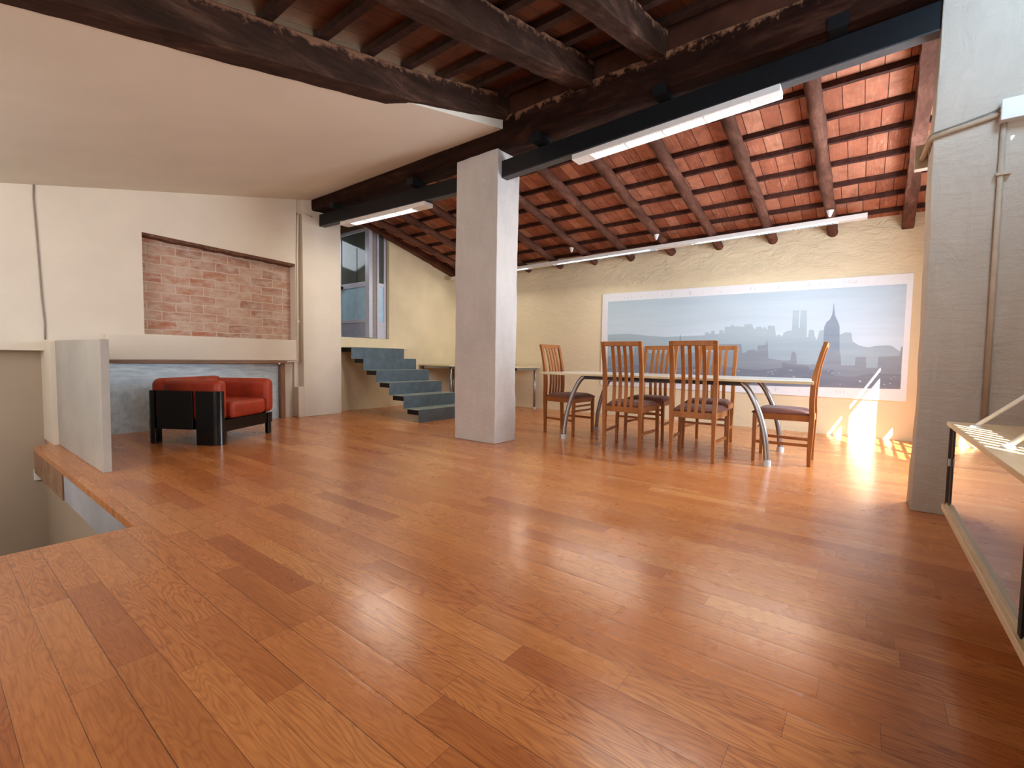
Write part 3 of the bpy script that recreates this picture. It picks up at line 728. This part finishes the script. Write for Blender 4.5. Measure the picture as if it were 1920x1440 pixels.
# ------------------------------------------------------------------ chairs
def make_chair(lab):
    t = thing('dining_chair', lab, 'chair', group='slat back dining chairs around the long table')
    w = M['chair']
    def backx(z):  # lean of the back posts
        if z < .45: return -.225 + .012*(1 - z/.45) - .0
        q = (z-.45)/.65; return -.225 - .075*q**1.5 + .022*math.sin(q*PI)
    for s in (-1, 1):
        b = B(); pts = [(backx(z)-.004*(z < .02), s*(.187 + .004*(z > .5)), z) for z in (0, .12, .25, .38, .45, .52, .6, .7, .8, .9, 1.0, 1.10)]
        ring = []
        for (x, y, z) in pts:
            dx = .020 if z > .3 else .015+.005*z/.3; dx = dx if z < .9 else .016
            ring.append([b.verts.new((x+a*dx, y+c*(.019 if z > .3 else .015), z)) for a, c in ((-1, -1), (1, -1), (1, 1), (-1, 1))])
        for A, D in zip(ring, ring[1:]):
            for k in range(4): b.faces.new((A[k], A[(k+1) % 4], D[(k+1) % 4], D[k]))
        b.faces.new(ring[0][::-1]); b.faces.new(ring[-1]); obj('rear_leg', b, w, t, bevel=.003)
        b = B(); hexa(b, [(.205, s*.225-.014, 0), (.233, s*.225-.014, 0), (.233, s*.225+.014, 0), (.205, s*.225+.014, 0),
                          (.200, s*.22-.018, .45), (.236, s*.22-.018, .45), (.236, s*.22+.018, .45), (.200, s*.22+.018, .45)])
        obj('front_leg', b, w, t, bevel=.003)
        b = B(); tube(b, [(-.215, s*.188, .185), (.21, s*.222, .185)], 0, sq=(.014, .026)); obj('side_stretcher', b, w, t)
        b = B(); tube(b, [(-.215, s*.188, .425), (.21, s*.217, .425)], 0, sq=(.02, .055)); obj('seat_rail', b, w, t)
    b = B(); tube(b, [(.218, -.21, .425), (.218, .21, .425)], 0, sq=(.02, .055)); obj('seat_rail', b, w, t)
    b = B(); tube(b, [(-.225, -.18, .425), (-.225, .18, .425)], 0, sq=(.022, .055)); obj('seat_rail', b, w, t)
    for z in (.355, .298):
        b = B(); tube(b, [(.218, -.21, z), (.218, .21, z)], 0, sq=(.014, .022)); obj('front_stretcher', b, w, t)
    b = B(); box(b, backx(1.08)-.013, backx(1.08)+.013, -.195, .195, 1.055, 1.103); obj('top_rail', b, w, t, bevel=.005)
    for k in range(4):
        y = -.093 + k*.062; b = B(); ring = []
        for i in range(13):
            z = .44 + i*(1.06-.44)/12; x = backx(z) + .012*math.sin((z-.44)/.62*PI)
            ring.append([b.verts.new((x+a*.006, y+c*.0165, z)) for a, c in ((-1, -1), (1, -1), (1, 1), (-1, 1))])
        for A, D in zip(ring, ring[1:]):
            for q in range(4): b.faces.new((A[q], A[(q+1) % 4], D[(q+1) % 4], D[q]))
        b.faces.new(ring[0][::-1]); b.faces.new(ring[-1]); obj('slat', b, w, t)
    b = B(); n = 10; grid = []
    for i in range(n+1):
        row = []
        for j in range(n+1):
            u = i/n; v = j/n*2-1; x = -.205 + u*.45; hw = .185 + .05*u
            e = min(1, (1-abs(v))*6)*min(1, u*6+.2)*min(1, (1-u)*6)
            row.append(b.verts.new((x, v*hw, .462 + .032*math.sqrt(max(0, e)) + .006*math.sin(u*PI))))
        grid.append(row)
    for i in range(n):
        for j in range(n): b.faces.new((grid[i][j], grid[i+1][j], grid[i+1][j+1], grid[i][j+1]))
    ext = bmesh.ops.extrude_face_region(b, geom=b.faces[:])
    for v in [e for e in ext['geom'] if isinstance(e, bmesh.types.BMVert)]: v.co.z = .45
    obj('seat_cushion', b, M['fabric'], t, smooth=True)
    return t
def dup(root, loc, rz, lab):
    r = root.copy(); C.objects.link(r); r.location = loc; r.rotation_euler = (0, 0, rz); r['label'] = lab
    for ch in list(root.children):
        c = ch.copy(); C.objects.link(c); c.parent = r
    return r
R = math.radians
c0 = make_chair('near left slat back chair seen from behind, before the left half of the table')
spots = [((4.56, 1.935, 0), R(3), None),
         ((4.57, 1.25, 0), R(2.5), 'near right slat back chair seen from behind, in front of the mural centre'),
         ((4.985, .58, 0), R(91), 'slat back chair seen from the side at the right end of the table'),
         ((5.005, 2.94, 0), R(-92.5), 'slat back chair at the left end of the table, against the bare wall'),
         ((5.41, 2.03, 0), R(180), 'far slat back chair across the table, partly behind the near left chair'),
         ((5.46, 1.37, 0), R(181), 'far slat back chair across the table, partly behind the near right chair')]
for loc, rz, lab in spots:
    if lab is None: c0.location = loc; c0.rotation_euler = (0, 0, rz)
    else: dup(c0, loc, rz, lab)

# ------------------------------------------------------------------ long table
tb = thing('dining_table', 'long cream topped table with curved silver legs and six chairs', 'table', (4.98, 1.70, 0))
def tx(x): return x - 4.98
b = B(); prism(b, [(-.46, -1.37), (.44, -1.28), (.46, 1.32), (-.46, 1.36)], 'z', .738, .762); obj('tabletop', b, [M['cream']], tb, bevel=.003)
b = B(); prism(b, [(-.452, -1.36), (.432, -1.272), (.452, 1.312), (-.452, 1.352)], 'z', .7621, .7646); obj('top_surface', b, M['tabletop'], tb)
for sx in (-1, 1):
    for s in (-1, 1):
        pts = []; x_foot = -.40 if sx < 0 else .42
        key = [(0, .735), (.3, .66), (.66, .475), (.9, .25), (1.0, 0.03)]
        for i in range(17):
            q = i/16*4; k = min(3, int(q)); f_ = q-k
            P0, P1, P2, P3 = key[max(0, k-1)], key[k], key[k+1], key[min(4, k+2)]
            cr_ = lambda j: .5*((2*P1[j]) + (-P0[j]+P2[j])*f_ + (2*P0[j]-5*P1[j]+4*P2[j]-P3[j])*f_*f_ + (-P0[j]+3*P1[j]-3*P2[j]+P3[j])*f_**3)
            pts.append((x_foot*(.93+.07*q/4), s*(.80+.245*cr_(0)), cr_(1)))
        b = B(); tube(b, pts, [.025]*17, 14, side=(1, 0, 0)); lg = obj('leg', b, M['alu'], tb, smooth=True)
        b = B(); tube(b, [(x_foot, s*1.045, 0), (x_foot, s*1.045, .05)], .034, 16); obj('foot', b, M['alu_w'], lg)
for s in (-1, 1):
    b = B(); box(b, -.38, .40, s*.80-.03, s*.80+.03, .712, .742); obj('cross_bar', b, M['darkbar'], tb)
b = B(); box(b, -.40, -.34, -.80, .80, .700, .742); box(b, .32, .38, -.8, .8, .700, .742); obj('long_bar', b, M['darkbar'], tb)

# ------------------------------------------------------------------ corner desks
def desk(lab, x0, x1, y0, y1, legs):
    cx, cy = (x0+x1)/2, (y0+y1)/2
    t = thing('desk', lab, 'desk', (cx, cy, 0), group='pale desks in the far corner')
    obj('desktop', bx(x0-cx, x1-cx, y0-cy, y1-cy, .752, .776), M['cream'], t, bevel=.003)
    for (x, y) in legs:
        b = B(); tube(b, [(x-cx, y-cy, .03), (x-cx, y-cy, .752)], .021, 12); lg = obj('leg', b, M['alu'], t, smooth=True)
        b = B(); tube(b, [(x-cx, y-cy, 0), (x-cx, y-cy, .035)], .028, 12); obj('foot', b, M['alu_w'], lg)
    b = B(); box(b, x0-cx+.05, x1-cx-.05, y0-cy+.03, y0-cy+.06, .71, .752); box(b, x0-cx+.05, x0-cx+.08, y0-cy+.03, y1-cy-.03, .71, .752); obj('under_frame', b, M['alu'], t)
desk('pale desk against the far wall, right of the white column', 6.27, 7.03, 4.74, 6.04, [(6.33, 4.82), (6.93, 4.79), (6.33, 5.95), (6.93, 5.95)])
desk('pale desk behind the top of the stair, left of the white column', 6.02, 7.0, 6.06, 6.90, [(6.06, 6.86), (6.09, 6.10), (6.9, 6.84), (6.9, 6.12)])

# ------------------------------------------------------------------ red armchair
ac = thing('armchair', 'red leather armchair with black lacquered corner posts in front of the blue board', 'armchair', (1.85, 5.10, 0), R(32))
Wd, Dp = .895, .80
def arcpost(cx, cy, sx, sy, h, wide=.17, deep=.10, z0=0, r=.075, th=.022):
    # quarter round corner panel: flat, arc, flat, seen from above
    out = [(wide, 0)]; n = 8
    for i in range(n+1):
        a = PI/2*i/n; out.append((r - r*math.sin(a), r - r*math.cos(a)))
    out.append((0, deep)); inn = [(deep and th, deep)]
    for i in range(n+1):
        a = PI/2*(n-i)/n; ri = r-th; inn.append((r - ri*math.sin(a), r - ri*math.cos(a)))
    inn.append((wide, th)); poly = [(cx+sx*u, cy+sy*v) for u, v in out+inn]
    b = B(); prism(b, poly, 'z', z0, h); return b
def swap(b):  # mirror x/y of local corner so the wide side runs along the chair side
    return b
def cornerpost(ix, iy, h, wide_side, wide_front):
    cx = 0 if ix < 0 else Wd; cy = 0 if iy < 0 else Dp; sx = 1 if ix < 0 else -1; sy = 1 if iy < 0 else -1
    return arcpost(cx, cy, sx, sy, h, wide_front, wide_side)
obj('corner_post', cornerpost(-1, -1, .545, .25, .078), M['black'], ac, bevel=.004)
obj('corner_post', cornerpost(1, -1, .24, .10, .105), M['black'], ac, bevel=.004)
obj('corner_post', cornerpost(-1, 1, .545, .10, .17), M['black'], ac, bevel=.004)
obj('corner_post', cornerpost(1, 1, .545, .20, .17), M['black'], ac, bevel=.004)
obj('side_panel', bx(-.004, .018, .285, .675, .155, .545), M['black'], ac, bevel=.003)
obj('side_panel', bx(Wd-.018, Wd+.004, .10, .575, .20, .545), M['black'], ac, bevel=.003)
obj('back_panel', bx(.20, .70, Dp-.018, Dp+.004, .155, .545), M['black'], ac, bevel=.003)
b = B(); box(b, .02, Wd-.01, .015, .05, .125, .245); obj('front_rail', b, M['black'], ac, bevel=.003)
b = B(); box(b, .02, .05, .05, Dp-.02, .155, .245); box(b, Wd-.05, Wd-.02, .05, Dp-.02, .155, .245); box(b, .05, Wd-.05, .05, Dp-.02, .215, .245); obj('base_frame', b, M['black'], ac)
def pad(name, x0, x1, y0, y1, z0, z1, bev, crown=0.0):
    b = B(); box(b, x0, x1, y0, y1, z0, z1)
    o = obj(name, b, M['leather'], ac, smooth=True, bevel=bev, seg=6); return o
pad('arm_cushion', .024, .172, .026, .64, .235, .655, .055)
pad('arm_cushion', Wd-.155, Wd-.018, -.025, .64, .255, .645, .06)
pad('back_cushion', .022, Wd-.022, .60, Dp-.022, .245, .665, .07)
pad('seat_cushion', .175, Wd-.158, -.015, .62, .25, .43, .05)
obj('seam_strip', bx(.020, .030, .575, .585, .24, .60), M['cabdark'], ac)

# ------------------------------------------------------------------ low glazed cabinet at the right
cb = thing('low_cabinet', 'long low birch cabinet with grey mirrored sliding doors along the right wall', 'cabinet', (1.7, -.60, 0))
cx0, cx1 = -1.6, 1.275; yf, ybk = .282, -.39
obj('top_board', bx(cx0, cx1+.003, ybk, yf, .633, .652), M['birch'], cb, bevel=.002)
obj('base_board', bx(cx0, cx1, ybk, yf, .232, .258), M['birch'], cb, bevel=.002)
obj('front_track', bx(cx0, cx1-.01, yf-.030, yf-.012, .258, .268), M['birch'], cb)
obj('plinth', bx(cx0+.3, cx1-.3, ybk+.03, ybk+.25, 0, .232), M['cabdark'], cb)
obj('end_panel', bx(cx1-.018, cx1, ybk, yf-.01, .258, .633), M['cabdark'], cb)
obj('end_panel', bx(cx0, cx0+.018, ybk, yf-.01, .258, .633), M['cabdark'], cb)
obj('back_panel', bx(cx0+.02, cx1-.02, ybk, ybk+.01, .258, .633), M['cabdark'], cb)
dl = obj('sliding_door', bx(-.065, 1.215, yf-.026, yf-.021, .266, .630), M['mirror'], cb)
obj('dark_stile', bx(1.212, 1.258, yf-.028, yf-.019, .260, .632), M['cabdark'], cb)
obj('lock', bx(1.238, 1.248, yf-.019, yf-.010, .445, .480), M['plastic'], dl, bevel=.002)
obj('handle_profile', bx(-.095, -.065, yf-.032, yf-.008, .262, .632), M['dark'], dl)
dr = obj('sliding_door', bx(cx0+.02, -.055, yf-.050, yf-.045, .266, .630), M['mirror'], cb)
obj('handle_profile', bx(-.19, -.165, yf-.055, yf-.036, .262, .632), M['dark'], dr)
# slanting white legs of a stand on the cabinet top
sd = thing('trestle_stand', 'white slanted metal legs of a stand resting on the low cabinet', 'stand', (2.4, -.5, .6525))
def strut(px, py, qx, qy, qz):
    b = B(); tube(b, [(px-2.4, py+.5, .006), (qx-2.4, qy+.5, qz)], .0085, 12); l = obj('leg', b, M['plastic'], sd, smooth=True)
    b = B(); tube(b, [(px-2.4, py+.5, 0), (px-2.4, py+.5, .008)], [.021, .016], 16); obj('foot_disc', b, M['plastic'], l)
strut(2.777, -.388, 2.60, -.68, .335)
strut(2.178, -.384, 1.94, -.63, .335)
b = B(); box(b, -.55, .35, -.22, -.12, .332, .348); obj('stand_top', b, M['white'], sd)

# ------------------------------------------------------------------ camera
F = 862.8
pitch, roll, yaw = .0556753, .0146070, .654010
fw = Vector((math.cos(yaw)*math.cos(pitch), math.sin(yaw)*math.cos(pitch), -math.sin(pitch)))
r0 = Vector((math.sin(yaw), -math.cos(yaw), 0)); u0 = r0.cross(fw)
rr_ = r0*math.cos(roll) + u0*math.sin(roll); uu = -r0*math.sin(roll) + u0*math.cos(roll)
cam = bpy.data.cameras.new('camera'); co = bpy.data.objects.new('camera', cam); C.objects.link(co)
co.matrix_world = Matrix(((rr_.x, uu.x, -fw.x, 0), (rr_.y, uu.y, -fw.y, 0), (rr_.z, uu.z, -fw.z, .92), (0, 0, 0, 1)))
cam.sensor_width = 36; cam.lens = F/1920*36; cam.clip_start = .02
bpy.context.scene.camera = co

# ------------------------------------------------------------------ light
def area(name, loc, direction, sx, sy, power, col):
    l = bpy.data.lights.new(name, 'AREA'); l.shape = 'RECTANGLE'; l.size = sx; l.size_y = sy; l.energy = power; l.color = col
    o = bpy.data.objects.new(name, l); C.objects.link(o); o.location = loc
    o.rotation_euler = Vector(direction).to_track_quat('-Z', 'Z').to_euler()
    if 'strip' in name: o.rotation_euler = (0, 0, PI/2) if direction[0] > -.5 else (math.radians(40), 0, PI/2)
    return o
s = bpy.data.lights.new('sun', 'SUN'); s.energy = 22; s.angle = .006; s.color = (1, .93, .80)
so = bpy.data.objects.new('sun', s); C.objects.link(so); so.rotation_euler = Vector((1.69, 1, -1.75)).to_track_quat('-Z', 'Z').to_euler()
so.location = (0, -6, 6)
area('window_light_far', (5.0, -.96, 1.5), (-.15, 1, -.05), 1.1, 1.6, 120, (.76, .87, 1))
area('window_light_near', (1.5, -.96, 2.05), (.1, 1, .05), 2.2, 1.0, 62, (.88, .93, 1))
area('window_light_high', (2.75, -.90, 3.0), (1, .42, -.1), .6, .35, 16, (.50, .74, 1))
area('back_fill_light', (-2.3, 1.6, 1.1), (1, .45, .45), 2.6, 1.2, 55, (1, .94, .86))  # added soft fill behind the camera; the back wall has no window
area('stairwell_fill', (-1.4, 4.8, 1.6), (1, .45, -.05), 1.6, 1.2, 30, (.97, .97, 1))  # added unseen fill that lightens the left side; no window built there
area('upper_room_light', (4.45, 8.3, 2.9), (.2, -.3, -1), .8, .8, 7, (.85, .93, 1))
area('strip_lamp_left', (3.865, 5.16, 2.742), (.12, .05, -1), 1.3, .12, 15, (1, .93, .80))
area('strip_lamp_right', (3.865, 1.41, 2.772), (.1, 0, -1), 1.3, .12, 14, (1, .94, .84))
for yy, zz in ((1.15, 2.548), (3.4, 2.515), (5.6, 2.483)):
    area('strip_lamp_far', (6.70, yy, zz), (-.8, 0, -1), 1.6, .08, 13, (1, .93, .80))
w = bpy.data.worlds.new('world'); bpy.context.scene.world = w; w.use_nodes = True
nt = w.node_tree; nt.nodes.clear(); bg = nt.nodes.new('ShaderNodeBackground'); sk = nt.nodes.new('ShaderNodeTexSky'); ow = nt.nodes.new('ShaderNodeOutputWorld')
sk.sky_type = 'HOSEK_WILKIE'; sk.sun_direction = Vector((-1.69, -1, 1.75)).normalized(); bg.inputs[1].default_value = 1.0
nt.links.new(sk.outputs[0], bg.inputs[0]); nt.links.new(bg.outputs[0], ow.inputs[0])
sc = bpy.context.scene
sc.view_settings.view_transform = 'Standard'; sc.view_settings.look = 'Medium High Contrast'; sc.view_settings.exposure = .20
sc.cycles.max_bounces = 10; sc.cycles.diffuse_bounces = 6; sc.cycles.glossy_bounces = 4
sc.cycles.use_denoising = True
sc.cycles.sample_clamp_indirect = 8
